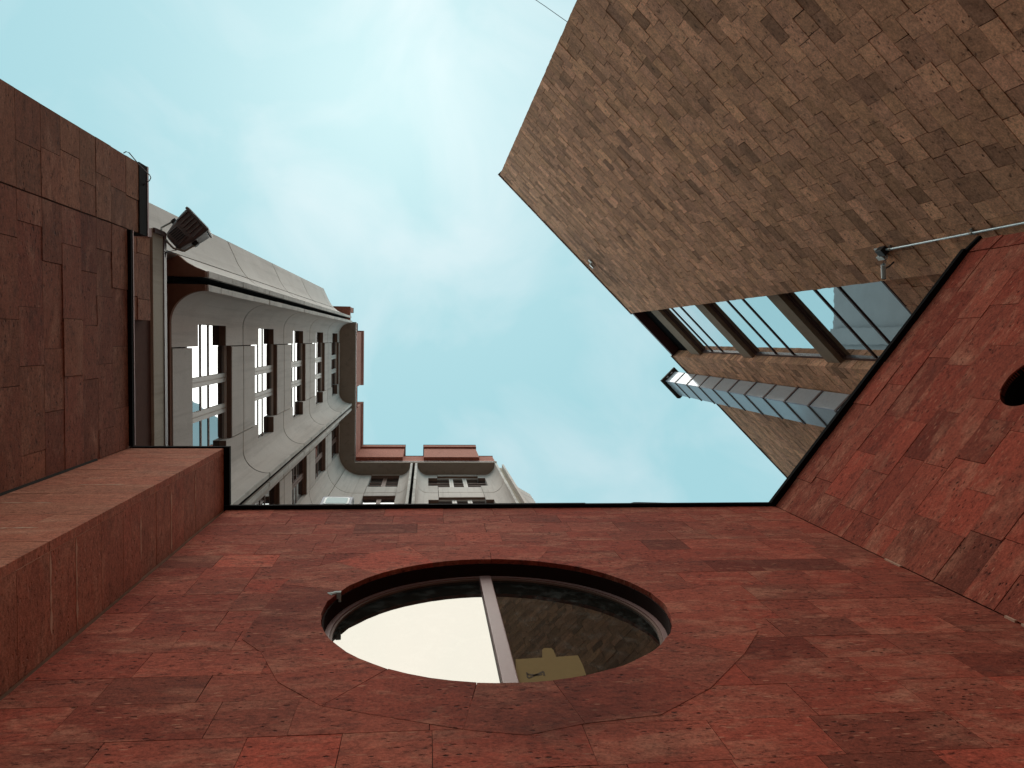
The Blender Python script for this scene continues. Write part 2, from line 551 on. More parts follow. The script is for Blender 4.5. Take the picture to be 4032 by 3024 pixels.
def ring(mb, fr, c, r0, r1, d0, d1, a0=0.0, a1=2 * math.pi, n=72, tint=(0.5, 0.5, 0.5)):
    full = abs(a1 - a0 - 2 * math.pi) < 1e-6
    cnt = n if full else n + 1
    vs = []
    for i in range(cnt):
        a = a0 + (a1 - a0) * i / n
        for r, d in ((r0, d0), (r1, d0), (r1, d1), (r0, d1)):
            vs.append(fr(c[0] + r * math.cos(a), d, c[1] + r * math.sin(a)))
    fs = []
    for i in range(n):
        j = (i + 1) % cnt
        for q in range(4):
            p = (q + 1) % 4
            fs.append((4 * i + q, 4 * i + p, 4 * j + p, 4 * j + q))
    if not full:
        fs += [(0, 1, 2, 3), (4 * n + 3, 4 * n + 2, 4 * n + 1, 4 * n)]
    mb.add(vs, fs, tint)

GZ = -H      # ground level measured from the eye

# ================================================================ the setting
MB().box(-400, 400, -400, 400, GZ - 0.3, GZ).build('ground', 'paving', None, kind='structure')

# ================================================================ front wall with the round window
WT = 7.316                  # top of the low red walls
fw = frame(0, 1.6, 1, 0, 0, -1)         # s = X, d towards the viewer
FW = thing('stone_wall', 'red tuff wall with a large round window split by one upright bar', 'wall', (0.8, 1.6, 0))
C0 = (0.436, 4.55)
RR, RO = 1.03, 1.46
items = []
zs = courses(GZ, WT - 0.012, 0.30, 0.10)
rects = lay(zs, -1.828, 3.464, 0.30, 0.66)
merged = set()
for i, r in enumerate(rects):
    po = jit(r, 0.0013, 0.0013)
    for pl in sub_circle(po, C0, 1.20):
        items.append((pl, -0.05, random.gauss(0, 0.0004), rand_tint()))
na = 15
outr = [random.uniform(1.38, 1.53) for _ in range(na)]
cuts = [2 * math.pi * (i + random.uniform(-0.22, 0.22)) / na + 0.3 for i in range(na)]
for i in range(na):
    a0, a1 = cuts[i] + 0.0010, cuts[(i + 1) % na] - 0.0010
    if a1 < a0: a1 += 2 * math.pi
    nn = max(4, int((a1 - a0) / 0.09))
    po = [(C0[0] + RR * math.cos(a0 + (a1 - a0) * j / nn), C0[1] + RR * math.sin(a0 + (a1 - a0) * j / nn)) for j in range(nn + 1)]
    po = [(s + random.gauss(0, .0025), z + random.gauss(0, .0025)) for s, z in po]
    r_a, r_b, r_m = outr[i], outr[(i + 1) % na], (outr[i] + outr[(i + 1) % na]) / 2
    ka = (a1 - a0) / 2
    po += [(C0[0] + r_b * math.cos(a1), C0[1] + r_b * math.sin(a1))]
    if i % 3:
        po += [(C0[0] + r_m * random.uniform(0.99, 1.04) * math.cos((a0 + a1) / 2), C0[1] + r_m * random.uniform(0.99, 1.04) * math.sin((a0 + a1) / 2))]
    po += [(C0[0] + r_a * math.cos(a0), C0[1] + r_a * math.sin(a0))]
    t = rand_tint()
    items.append((po, -0.30, 0.0015 + abs(random.gauss(0.0, 0.0002)), (t[0] * 0.8 + 0.08, t[1], t[2])))
place_stones(FW, fw, items, 'red', 290)
mb = MB()
plate_with_hole(mb, fw, (-1.828, 3.50, GZ, WT), C0, 1.15, -0.34, -0.010)
mb.build('wall_body', 'mortar_red', FW)
# room behind the round window
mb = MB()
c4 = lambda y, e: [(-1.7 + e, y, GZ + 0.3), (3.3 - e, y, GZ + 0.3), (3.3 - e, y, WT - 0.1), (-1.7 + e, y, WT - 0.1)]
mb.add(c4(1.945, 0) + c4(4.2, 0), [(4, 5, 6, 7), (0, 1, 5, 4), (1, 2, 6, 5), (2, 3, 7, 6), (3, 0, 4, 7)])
mb.build('room_darkness', 'painted_dark', FW)
MB().box(-1.9, 3.6, 4.21, 4.35, GZ, WT).box(-1.9, 3.6, 1.96, 4.2, WT - 0.08, WT - 0.02).build('rear_body', 'core', FW)
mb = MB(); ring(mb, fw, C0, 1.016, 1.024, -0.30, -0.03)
mb.build('reveal_shade_ring', 'reveal_shade', FW, smooth=True)  # added dark ring: the reveal's shade is put into its colour
# window: frame ring, upright bar, two panes
WIN = MB()
ring(WIN, fw, C0, 0.982, 1.014, -0.165, -0.120)
WIN = WIN.build('round_window', 'frame_pink', FW, smooth=True)
mb = MB(); ring(mb, fw, C0, 0.966, 0.981, -0.155, -0.128)
mb.build('inner_bead', 'frame_brown', WIN, smooth=True)
MB().fbox(fw, C0[0] - 0.042, C0[0] + 0.042, -0.155, -0.105, C0[1] - 0.98, C0[1] + 0.98).build('mullion', 'frame_pink', WIN, bevel=0.006)
for sg in (-1, 1):
    a0 = math.acos(0.043 / 0.975)
    po = [(C0[0] + sg * 0.975 * math.cos(a), C0[1] + 0.975 * math.sin(a)) for a in [-a0 + 2 * a0 * i / 30 for i in range(31)]]
    MB().face(fw, po, -0.146, -0.140).build('pane', 'glass_round', WIN)
# filler foam in the chipped edge
mb = MB()
fx, fz = C0[0] - 1.035 * math.cos(0.30), C0[1] + 1.035 * math.sin(0.30)
for k in range(5):
    a = random.uniform(0, 6)
    po = [(fx - 0.03 + 0.03 * math.cos(a + t) * random.uniform(.5, 1) + .012 * k, fz + 0.022 * math.sin(a + t) * random.uniform(.5, 1) + random.uniform(-.01, .02)) for t in (0, 1.05, 2.1, 3.1, 4.2, 5.2)]
    mb.face(fw, po, -0.05, 0.004 + 0.002 * k)
mb.build('foam_filler', 'foam', FW)
# metal flashing on the top edge
mb = MB()
mb.fbox(fw, -1.86, 1.55, -0.36, 0.036, WT, WT + 0.05)
mb.fbox(fw, 1.552, 3.50, -0.36, 0.032, WT + 0.002, WT + 0.045)
mb.face(fw, [(2.00, WT + 0.05), (2.42, WT + 0.05), (2.10, WT + 0.09), (2.05, WT + 0.09)], -0.05, 0.03)
mb.build('flashing', 'black_metal', FW)

# yellowed card stuck on the glass
card_fr = frame(0, 1.6 + 0.1385, 1, 0, 0, -1)
CARD = thing('card_sheet', 'yellowed card with a tab and grey bow-tie print stuck on the round window', 'card', (0.66, 1.738, H + 3.6))
def on_pane(px, py):
    a, b = ray(px, py)
    z = 1.7375 / b
    return (a * z, z)
cpx = lambda x, y: on_pane(2000 + x * 0.3164, 2450 + y * 0.3164)
po = [cpx(*q) for q in ((100, 800), (600, 790), (985, 720), (968, 640), (930, 530), (870, 412), (600, 432), (565, 345), (540, 322), (450, 322), (425, 345), (428, 440), (95, 462))]
MB().face(card_fr, po, 0.0, 0.0015).build('sheet', 'paper', CARD)
mb = MB()
for q in (((225, 620), (255, 640), (255, 705), (235, 690)), ((430, 605), (455, 620), (465, 670), (440, 665)), ((235, 640), (330, 650), (430, 645), (430, 660), (330, 672), (245, 660)), ((250, 690), (430, 610), (440, 630), (262, 705))):
    mb.face(card_fr, [cpx(*p) for p in q], 0.0016, 0.0024)
mb.build('print', 'ink', CARD, kind='stuff')
# ================================================================ angled right-hand wall
rwu = (0.6015, -0.7989)
rw = frame(3.464, 1.6, rwu[0], rwu[1], -0.7989, -0.6015)
RW = thing('stone_wall', 'angled red tuff wall with a small black porthole', 'wall', (4.4, 0.3, 0))
P0, PR = (1.70, 5.35), 0.225
items = []
zs = courses(GZ, WT - 0.012, 0.305, 0.10)
for r in lay(zs, 0.005, 3.213, 0.34, 0.72):
    for pl in sub_circle(jit(r, 0.0015, 0.0013), P0, PR):
        items.append((pl, -0.05, random.gauss(0, 0.0022), rand_tint()))
place_stones(RW, rw, items, 'red', 290)
mb = MB()
plate_with_hole(mb, rw, (0.02, 3.213, GZ, WT), P0, PR + 0.01, -0.34, -0.010)
mb.build('wall_body', 'mortar_red', RW)
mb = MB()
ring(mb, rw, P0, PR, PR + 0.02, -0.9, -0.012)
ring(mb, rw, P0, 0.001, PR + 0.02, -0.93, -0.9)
mb.build('porthole_darkness', 'painted_dark', RW, smooth=True)
# the short canted end of this wall
ea = rw(3.213, 0, 0)
eb = (5.537, -1.108)
el = math.hypot(eb[0] - ea[0], eb[1] - ea[1])
eu = ((eb[0] - ea[0]) / el, (eb[1] - ea[1]) / el)
ef = frame(ea[0], ea[1], eu[0], eu[1], -eu[1] * -1 if False else eu[1], -eu[0])
items = [((jit((0.012, el, a, b), 0.002, 0.002)), -0.3, random.gauss(0, .002), rt(.2, .6)) for b, a in zip(zs[:-1], zs[1:])]
place_stones(RW, ef, items, 'red', 60)
mb = MB()
mb.fbox(rw, -0.03, 3.225, -0.36, 0.052, WT, WT + 0.05)
mb.build('flashing', 'black_metal', RW)
MB().fbox(ef, 0.014, el + 0.02, -0.30, 0.03, WT + 0.002, WT + 0.046).build('flashing', 'black_metal', RW)
# pale mortar in the corner joint
mb = MB()
z = 2.2
while z < 6.9:
    h = random.uniform(0.05, 0.22)
    if random.random() < (0.75 if z < 4.4 else 0.25):
        mb.box(3.446, 3.462, 1.588 + random.uniform(-.004, .004), 1.604, z, z + h)
    z += h + random.uniform(0.01, 0.12)
mb.build('corner_mortar', 'mortar_pale', RW)

# ================================================================ left pier and wall
PX, PY, LX = -1.846, 1.03, -2.672
PIER = thing('stone_pier', 'square red stone pier with faint pale joints beside the round window wall', 'pier', (-2.25, 1.3, 0))
f1 = frame(PX, 0, 0, 1, 1, 0)
f2 = frame(0, PY, 1, 0, 0, -1)
zs = courses(GZ, WT - 0.01, 0.30, 0.08)
it1, it2 = [], []
for i in range(len(zs) - 1):
    a, b = zs[i + 1], zs[i]
    it1.append((jit((PY + 0.052, 1.598, a, b), random.choice((.0004, .0005, .0022)), 0.0006), -0.05, random.gauss(0, .0006), (random.gauss(.33, .06), random.random(), random.random())))  # this face tinted darker: its shade is put into the block colour
    cut = LX + 0.02 + random.choice((0.25, 0.42, 0.55)) if i % 2 else None
    spans = [(LX, PX)] if cut is None else [(LX, cut), (cut, PX)]
    for s0, s1 in spans:
        it2.append((jit((s0, s1, a, b), random.choice((.0004, .0005, .0020)), 0.0006), -0.05, random.gauss(0, .0006), (random.gauss(.55, .07), random.random(), random.random())))  # this face tinted lighter, as the better lit side
place_stones(PIER, f1, it1, 'red2', 60)
place_stones(PIER, f2, it2, 'red2', 90)
MB().box(LX - 0.3, PX - 0.0024, PY + 0.0024, 1.9, GZ, WT).build('pier_body', 'mortar_pale', PIER)
def smear(fr, s0, s1, z, nm='mortar_smear'):
    n = 9
    w = [random.uniform(0.003, 0.017) for _ in range(n + 1)]
    w[0] = w[-1] = 0.0006
    up_ = [(s0 + (s1 - s0) * i / n, z + w[i]) for i in range(n + 1)]
    dn = [(s0 + (s1 - s0) * i / n, z - random.uniform(.3, 1) * w[i]) for i in range(n, -1, -1)]
    MB().face(fr, up_ + dn, -0.002, 0.0016).build(nm, 'mortar_pale', PIER)
near = lambda q: min(zs, key=lambda a_: abs(a_ - q))
for q, u0, u1 in ((4.05, 0.0, 0.42), (4.36, 0.0, 0.50), (5.25, 0.1, 0.4), (5.86, 0.05, 0.5), (6.45, 0.03, 0.36)):
    smear(f1, PY + 0.055 + u0, min(PY + 0.055 + u1, 1.59), near(q))
for q, u0, u1 in ((3.75, 0.1, 0.5), (4.05, 0.0, 0.45), (4.36, 0.0, 0.34), (4.36, 0.42, 0.62), (4.9, 0.1, 0.4), (5.5, 0.3, 0.6)):
    smear(f2, LX + 0.02 + u0, LX + 0.02 + u1, near(q))
MB().plan([(LX + 0.003, PY - 0.001), (LX + 0.003, PY - 0.016), (LX + 0.016, PY - 0.001)], 1.5, 6.6).build('corner_dark_strip', 'mortar_dark', PIER)  # thin dark strip down the inner corner
MB().plan([(LX, PY - 0.014), (PX + 0.05, PY - 0.014), (PX + 0.05, 1.56), (PX - 0.3, 1.56), (PX - 0.3, PY + 0.2), (LX, PY + 0.2)], WT + 0.003, WT + 0.055).build('flashing', 'black_metal', PIER)

LW = thing('stone_wall', 'dark brown-red stone wall stepping up to a taller end with a black edge', 'wall', (LX, -0.3, 0))
f3 = frame(LX, 0, 0, 1, 1, 0)
YJ, YE = -0.945, -1.585
zs = courses(GZ, 7.60, 0.31, 0.09)
items = []
for r in lay(zs, YE, YJ, 0.32, 0.62):
    items.append((jit(r, 0.0024, 0.0018), -0.05, random.gauss(0, .002), rand_tint()[:1] + (random.uniform(.45, 1), random.random())))
zs2 = [min(q, WT - 0.01) for q in zs if q < WT - 0.06]
zs2 = [WT - 0.01] + zs2
for r in lay(zs2, YJ + 0.008, PY - 0.002, 0.36, 0.62):
    t = rand_tint()
    items.append((jit(r, 0.0018, 0.0014), -0.05, random.gauss(0, .0018), (t[0] * .8 + .05, t[1] * .5, t[2])))
place_stones(LW, f3, items, 'brownred', 250)
MB().box(LX - 0.22, LX - 0.016, YE + 0.004, YJ + 0.004, GZ, 7.60).box(LX - 0.22, LX - 0.016, YJ + 0.006, PY + 0.01, GZ, WT).build('wall_body', 'mortar_dark', LW)
mb = MB()
mb.box(LX - 0.24, LX + 0.006, YE - 0.01, YJ + 0.006, 7.602, 7.80)
mb.box(LX - 0.22, LX + 0.028, YJ + 0.01, PY - 0.02, WT + 0.001, WT + 0.045)
mb.build('flashing', 'black_metal', LW)
mb = MB()
mb.box(LX - 0.24, LX + 0.010, YE - 0.012, YJ + 0.008, 7.80, 7.835)
mb.box(LX - 0.20, LX + 0.031, YJ + 0.012, PY - 0.022, WT + 0.046, WT + 0.062)
mb.build('edge_strip', 'pink_edge', LW)
# bent wire over the top edge
def at_x(px, py, X):
    a, b = ray(px, py)
    z = X / a
    return (X, b * z, z)
wp = [at_x(486, 603, -2.66), at_x(496, 597, -2.64), at_x(508, 601, -2.62), at_x(545, 645, -2.60), at_x(590, 690, -2.60), at_x(594, 700, -2.605), at_x(588, 712, -2.62), at_x(572, 722, -2.65), at_x(566, 730, -2.668)]
MB().tube(wp, 0.0045, 6).build('bent_wire', 'wire', None, smooth=True, label='thin bent wire sticking out over the top of the brown stone wall', category='wire')

# ================================================================ annex parapet behind the left wall
AN = thing('parapet_wall', 'narrow stone and concrete parapet behind the brown stone wall', 'wall', (-3.1, 0.3, 0))
MB().box(-3.25, -3.03, -1.15, 4.5, GZ, 8.93).build('wall_body', 'annex', AN)
fa = frame(-2.945, 0, 0, 1, 1, 0)
items = []
zs = courses(4.0, 8.68, 0.34, 0.08)
for r in lay(zs, -1.03, -0.15, 0.26, 0.5):
    items.append((jit(r, 0.0025, 0.002), -0.085, random.gauss(0, .003), (random.uniform(.3, .9), random.uniform(.5, 1), random.random())))
place_stones(AN, fa, items, 'brownred', 60)
MB().box(-2.97, -2.925, -1.125, -1.035, 4.0, 8.68).build('jamb_stone', 'pink_edge', AN)
MB().box(-3.22, -3.0, -1.165, 4.4, 8.935, 9.27).build('concrete_band', 'grey_conc', AN)
MB().box(-3.22, -2.99, -1.17, 4.4, 9.272, 9.36).build('metal_capping', 'frame_dark', AN)
MB().box(-3.0, -2.975, -1.172, -1.12, 8.94, 9.27).build('end_plate', 'frame_dark', AN)

# ================================================================ cream office building
OB = thing('office_building', 'cream concrete office block with scooped window bays and red crenellated parapet', 'building', (-4.0, 4.0, 0))
ZS, ZT = 10.66, 30.42
NICHE = 0.45
wf = frame(-3.35, 0, 0, 1, 1, 0)         # wing: s = Y, d towards +X
bf = frame(0, 5.32, 1, 0, 0, -1)         # back: s = X, d towards -Y
def storey(k):
    zb = ZS if k == 0 else 14.65 + 4.06 * (k - 1)
    zt = ZT if k == 4 else 14.65 + 4.06 * k
    return zb + (0.0 if k == 0 else 0.026), zt - (0.0 if k == 4 else 0.026)
def fin_profile(tf, sg, rt_=0.42):
    """plan outline of a scooped flank: tf = face on the groove side, sg = direction into the bay"""
    a1 = tf + sg * 0.08
    pts = [(tf, NICHE), (a1, NICHE)]
    for i in range(1, 15):
        th = math.pi / 2 * i / 14
        pts.append((a1 + sg * rt_ * (1 - math.cos(th)), NICHE * (1 - math.sin(th))))
    return pts
TH = -0.19
def ctint():
    return (random.uniform(0.2, 0.9), random.random(), random.random())
def flank(fr, tf, sg, flat, k, opening, notch=None, rt_=0.42):
    """one storey-high flank panel; opening = (t edge of window, zs, zh); notch = t where the taller middle starts"""
    zb, zt = storey(k)
    pts = fin_profile(tf, sg, rt_)
    mb = MB()
    tw, z0, z1 = opening
    e = pts[-1][0]
    if (tw - e) * sg > 0.01:
        pts = pts + [(tw, 0.0)]
    else:
        tw = e
    tint = ctint()
    mb.fplan(fr, pts + [(tw, TH), (tf, TH)], zb, zt, tint)
    if notch is not None and (notch - tw) * sg > 0.02:
        a, b = sorted((tw, notch))
        mb.fbox(fr, a, b, TH, 0.0, zb, z0, tint)
        if z1 < zt - 0.03:
            mb.fbox(fr, a, b, TH, 0.0, z1, zt, tint)
    o = mb.build('flank_panel', 'cream', OB, smooth=True)
    if k < 4:                                                  # near-black fill paints the shade of the open joint above
        gp = [(t, d - 0.010) for t, d in pts[2:]]
        gp = [(tf + sg * 0.012, NICHE - 0.01), (tf + sg * 0.07, NICHE - 0.01)] + gp
        MB().fplan(fr, gp + [(tw, TH), (tf + sg * 0.012, TH)], zt + 0.004, zt + 0.048).build('joint_shade_fill', 'painted_dark', OB)
    a, b = sorted((tf, tf + sg * 0.08))
    mb = MB()
    z = zb
    while z < zt - 0.02:                                       # short facing stones along the fin edge
        z2 = min(zt, z + random.uniform(0.45, 0.75))
        mb.fbox(fr, a + random.uniform(-.004, .002), b + random.uniform(-.002, .004), NICHE + 0.001, NICHE + 0.024 + random.uniform(0, .004), z + .004, z2 - .004, (random.random(), 0, 0))
        z = z2
    mb.build('fin_edging', 'fin_stone', OB)
def window(fr, t0, t1, z0, z1, lights, posts, mat_post, mat_bar, depth=-0.105):
    """frame with upright posts and cross bars, a pane in each field"""
    w = MB()
    for tp in posts:
        w.fbox(fr, tp - 0.075, tp - 0.010, depth - 0.03, depth + 0.022, z0, z1)
        w.fbox(fr, tp + 0.010, tp + 0.075, depth - 0.03, depth + 0.022, z0, z1)
        w.fbox(fr, tp - 0.012, tp + 0.012, depth - 0.03, depth + 0.006, z0, z1)
    w.fbox(fr, t0 - 0.02, t1 + 0.02, depth - 0.03, depth + 0.03, z0 - 0.02, z0 + 0.06)
    w.fbox(fr, t0 - 0.02, t1 + 0.02, depth - 0.03, depth + 0.03, z1 - 0.06, z1 + 0.02)
    o = w.build('window', mat_post, OB)
    edges = [t0 - 0.02] + [q for tp in posts for q in (tp - 0.075, tp + 0.075)] + [t1 + 0.02]
    h = z1 - z0
    bars = [z0 + 0.06, z0 + h * 0.36, z0 + h * 0.55, z1 - 0.06]
    for i in range(0, len(edges), 2):
        a, b = edges[i], edges[i + 1]
        for zb_ in bars[1:3]:
            MB().fbox(fr, a, b, depth - 0.03, depth + 0.008, zb_ - 0.028, zb_ + 0.028).build('cross_bar', mat_bar, o)
        for j in range(3):
            MB().fbox(fr, a + 0.004, b - 0.004, depth - 0.012, depth - 0.004, bars[j] + (0.03 if j else 0), bars[j + 1] - (0.03 if j < 2 else 0)).build('pane', 'glass', o)
def middle(fr, a, b, k, z0, z1, proud=0.012):
    """spandrel panels under and over the taller middle opening"""
    zb, zt = storey(k)
    g = 0.018
    for q0, q1 in ((zb, z0), (z1, zt)):
        if q1 - q0 > 0.05:
            MB().fbox(fr, a + g, b - g, TH, proud, q0, q1, ctint()).build('spandrel_panel', 'cream', OB)
def wz(k):
    return 11.52 + 4.07 * k, 13.79 + 4.07 * k
def wide_bay(fr, tl, tr, w0, w1, n0, n1, levels):
    for k in levels:
        z0, z1 = wz(k)
        flank(fr, tl, 1, None, k, (w0, z0 + 0.33, z1 - 0.35), n0)
        flank(fr, tr, -1, None, k, (w1, z0 + 0.33, z1 - 0.35), n1)
        middle(fr, n0, n1, k, z0, min(z1, storey(k)[1] - 0.002))
        hd = MB().fbox(fr, n0 + .002, n1 - .002, TH + .004, -0.003, z1 - 0.014, z1 - 0.001)
        hd.fbox(fr, w0 + .002, n0 - .001, TH + .004, -0.003, z1 - 0.366, z1 - 0.351)
        hd.fbox(fr, n1 + .001, w1 - .002, TH + .004, -0.003, z1 - 0.366, z1 - 0.351)
        hd.build('head_lining', 'reveal', OB, kind='stuff')
        c = (w0 + w1) / 2
        window(fr, w0, w1, z0, z1, 3, [c - 0.26, c + 0.26], 'frame_cream', 'frame_brown')
wide_bay(wf, -0.67, 2.60, -0.17, 2.10, 0.16, 1.76, range(5))
wide_bay(bf, -0.41, 2.79, 0.10, 2.36, 0.44, 2.02, range(2, 5))
# bay between the second fin of the wing and the inner corner
CR = 0.87
cx, cy = -3.35 + CR, 5.32 - CR
def arc_panel(a0, a1, k):
    zb, zt = storey(k)
    n = 9
    P = [(cx + CR * math.cos(a0 + (a1 - a0) * i / n), cy + CR * math.sin(a0 + (a1 - a0) * i / n)) for i in range(n + 1)]
    Q = [(cx + (CR + 0.19) * math.cos(a0 + (a1 - a0) * i / n), cy + (CR + 0.19) * math.sin(a0 + (a1 - a0) * i / n)) for i in range(n + 1)]
    mb = MB().plan(P + Q[::-1], zb, zt, ctint())
    mb.build('corner_panel', 'cream', OB, smooth=True)
for k in range(0, 5):
    z0, z1 = wz(k)
    z0 += 0.12
    z1 = min(z1 + 0.3, storey(k)[1] - 0.1)
    flank(wf, 2.70, 1, None, k, (3.32, z0, z1), None)
    middle(wf, 3.32, 4.44, k, z0, z1, 0.014)
    MB().fbox(wf, 3.325, 4.435, TH + .004, -0.003, z1 - 0.016, z1 - 0.001).build('head_lining', 'reveal', OB)
    window(wf, 3.32, 4.44, z0, z1, 2, [3.88], 'frame_brown', 'frame_brown')
    if k >= 2:
        flank(bf, -0.51, -1, None, k, (-1.0, z0, z1), None)
        middle(bf, -2.10, -1.0, k, z0, z1, 0.014)
        MB().fbox(bf, -2.095, -1.005, TH + .004, -0.003, z1 - 0.016, z1 - 0.001).build('head_lining', 'reveal', OB)
        window(bf, -2.10, -1.0, z0, z1, 2, [-1.55], 'frame_brown', 'frame_brown')
        MB().fbox(bf, -2.48, -2.106, TH, 0, storey(k)[0], storey(k)[1], ctint()).build('flat_panel', 'cream', OB)
    arc_panel(math.pi / 2 + 0.008, math.pi * 0.75 - 0.01, k)
    arc_panel(math.pi * 0.75 + 0.01, math.pi - 0.004, k)
# scooped ends of both wings (lower than the main bays)
HP = [(-2.90, -0.77), (-2.90, -0.85), (-3.02, -0.895), (-3.14, -0.96), (-3.24, -1.045)]
HP2 = [(-3.26, -1.065), (-3.35, -1.17), (-3.44, -1.32), (-3.53, -1.52), (-3.62, -1.72)]
ZH = 27.8
for k in range(5):
    zb, zt = storey(k)
    zt = min(zt, ZH)
    if zt - zb < 0.2: continue
    MB().plan(HP + [(-3.42, -0.95), (-3.42, -0.77)], zb, zt, ctint()).build('end_panel', 'cream', OB, smooth=True)
    MB().plan(HP2 + [(-3.90, -1.72), (-3.90, -0.98), (-3.46, -0.98)], 7.0 if k == 0 else zb, zt, ctint()).build('end_panel', 'cream', OB, smooth=True)
    if k < 4:
        MB().plan([(-2.93, -0.80), (-2.94, -0.84), (-3.03, -0.888), (-3.15, -0.95), (-3.25, -1.03), (-3.36, -1.15), (-3.45, -1.30), (-3.54, -1.50), (-3.63, -1.70), (-3.85, -1.70), (-3.85, -0.80)], zt + 0.004, zt + 0.048).build('joint_shade_fill', 'painted_dark', OB)  # near-black fill stands for the shade in this joint
    mb = MB(); z = zb
    while z < zt - .02:
        z2 = min(zt, z + random.uniform(.45, .75))
        mb.box(-2.899, -2.874 + random.uniform(-.003, .003), -0.852, -0.768, z + .004, z2 - .004, (random.random(), 0, 0)); z = z2
    mb.build('fin_edging', 'fin_stone', OB)
BP = [(2.98, 4.87), (3.06, 4.87), (3.105, 4.99), (3.17, 5.11), (3.25, 5.21), (3.36, 5.32), (3.50, 5.41), (3.65, 5.49), (3.80, 5.58)]
for k in range(2, 5):
    zb, zt = storey(k)
    zt = min(zt, ZH)
    if zt - zb < 0.2: continue
    MB().plan(BP + [(3.80, 5.9), (2.98, 5.9)], zb, zt, ctint()).build('end_panel', 'cream', OB, smooth=True)
# finish of the brown reveal between the last two fins, top piece of the outer fin
MB().box(2.80, 2.975, 5.02, 5.6, ZS, 30.3).build('end_reveal', 'grey_conc', OB)
MB().box(2.985, 3.055, 4.868, 5.3, ZH + 0.01, 30.2).build('fin_top', 'fin_stone', OB)
MB().box(-3.3, -2.90, -0.852, -0.775, ZH + 0.01, 30.3).build('fin_top', 'fin_stone', OB)
# brown underside where the bays begin
mb = MB()
pl = fin_profile(-0.67, 1)
mb.fplan(wf, pl + [(pl[-1][0], -0.6), (-0.67, -0.6)], ZS - 0.08, ZS - 0.004)
pr = fin_profile(2.60, -1)
mb.fplan(wf, pr + [(pr[-1][0], -0.6), (2.60, -0.6)], ZS - 0.08, ZS - 0.004)
mb.fbox(wf, pl[-1][0] + 0.002, pr[-1][0] - 0.002, -0.6, 0.0, ZS - 0.08, ZS - 0.004)
mb.plan(HP + [(-3.42, -0.95), (-3.42, -0.77)], ZS - 0.08, ZS - 0.004)
mb.build('corbel_underside', 'brown_under', OB)
MB().box(-3.55, -3.3, -0.765, -0.675, ZS - 0.09, 30.3).build('groove_back', 'painted_dark', OB)  # back of the groove coloured near-black for the shade in it
for a_, b_, z_ in ((-0.677, -0.6715, ZS), (-0.7685, -0.763, ZS), (2.6015, 2.607, ZS), (2.693, 2.6985, ZS)):
    MB().box(-3.5, -2.935, a_, b_, z_, 30.3).build('groove_shade_plate', 'painted_dark', OB)  # added near-black plates paint the shade inside the fin grooves
for a_, b_ in ((-0.5085, -0.503), (-0.417, -0.4115)):
    MB().box(a_, b_, 4.905, 5.5, 18.8, 30.3).build('groove_shade_plate', 'painted_dark', OB)  # same painted shade in the groove of the back facade
# body of the building
mb = MB()
mb.box(-11, -3.56, -0.68, 13, GZ, ZT - 0.01)
mb.box(-11, -3.66, -1.70, -0.69, GZ, ZH - 0.02)
mb.box(-3.555, 2.74, 5.56, 13, GZ, ZT - 0.01)
mb.box(2.742, 3.7, 5.92, 13, GZ, ZH - 0.05)
mb.box(-2.4, 2.97, 5.40, 5.555, GZ, 18.6)
mb.build('building_body', 'core', OB)
mb = MB()
mb.box(4.6, 15, 8.6, 13, GZ, 33.2)
mb.box(4.4, 15, 8.45, 8.595, GZ, 12).box(5.6, 6.3, 8.4, 8.595, 12.01, 33.1).box(9.0, 9.7, 8.4, 8.595, 12.01, 33.1)
mb.build('unseen_rear_wing', 'slate', OB)  # out-of-view block added for its reflection in the lower tower panes
# roof slab with its underside
slab = [(-9, -0.62), (-2.75, -0.62), (-2.75, 4.83), (2.80, 4.83), (2.80, 10), (-9, 10)]
MB().plan(slab, ZT + 0.002, ZT + 0.20).build('roof_slab', 'soffit', OB)
MB().plan([(-9, -0.63), (-2.735, -0.63), (-2.735, 4.815), (2.815, 4.815), (2.815, 10), (-9, 10)], ZT + 0.202, ZT + 0.30).build('slab_edge', 'frame_dark', OB)
MB().box(-3.7, -2.96, -1.22, -0.64, ZT + 0.02, ZT + 0.22).build('roof_slab', 'attic', OB)
# red attic parapet: low wall and taller blocks with cornices
def ablock(x0, x1, y0, y1, z0, z1, nm):
    MB().box(x0, x1, y0, y1, z0, z1, rt(.3, .7)).build(nm, 'attic', OB)
ZP = ZT + 0.302
ablock(-3.2, -2.82, -0.60, 4.9, ZP, 31.95, 'parapet')
ablock(-2.81, 2.78, 4.87, 5.3, ZP, 32.35, 'parapet')
ablock(2.55, 2.78, 5.31, 9, ZP, 32.30, 'parapet')
ablock(-3.65, -2.95, -1.20, -1.02, ZT + 0.23, 31.6, 'parapet')
MB().box(-3.66, -2.94, -1.21, -1.01, 31.602, 31.65).build('parapet_capping', 'black_metal', OB)
MB().box(-3.2, -2.80, -0.61, 4.9, 31.952, 32.0).box(-2.80, 2.80, 4.855, 5.3, 32.352, 32.40).box(2.54, 2.80, 5.302, 9, 32.302, 32.35).build('parapet_capping', 'black_metal', OB)
for y0, y1 in ((-0.27, 1.95), (2.80, 4.93)):
    ablock(-3.18, -2.78, y0, y1, 32.002, 33.4, 'parapet_block')
    ablock(-2.818, -2.782, y0 + .02, y1 - .02, 31.0, 32.0, 'parapet_block')
    ablock(-3.18, -2.76, y0 - .02, y1 + .02, 33.42, 33.62, 'cornice')
    ablock(-3.18, -2.72, y0 - .05, y1 + .05, 33.64, 33.94, 'cornice')
    MB().box(-3.2, -2.71, y0 - .06, y1 + .06, 33.942, 34.02).build('block_capping', 'black_metal', OB)
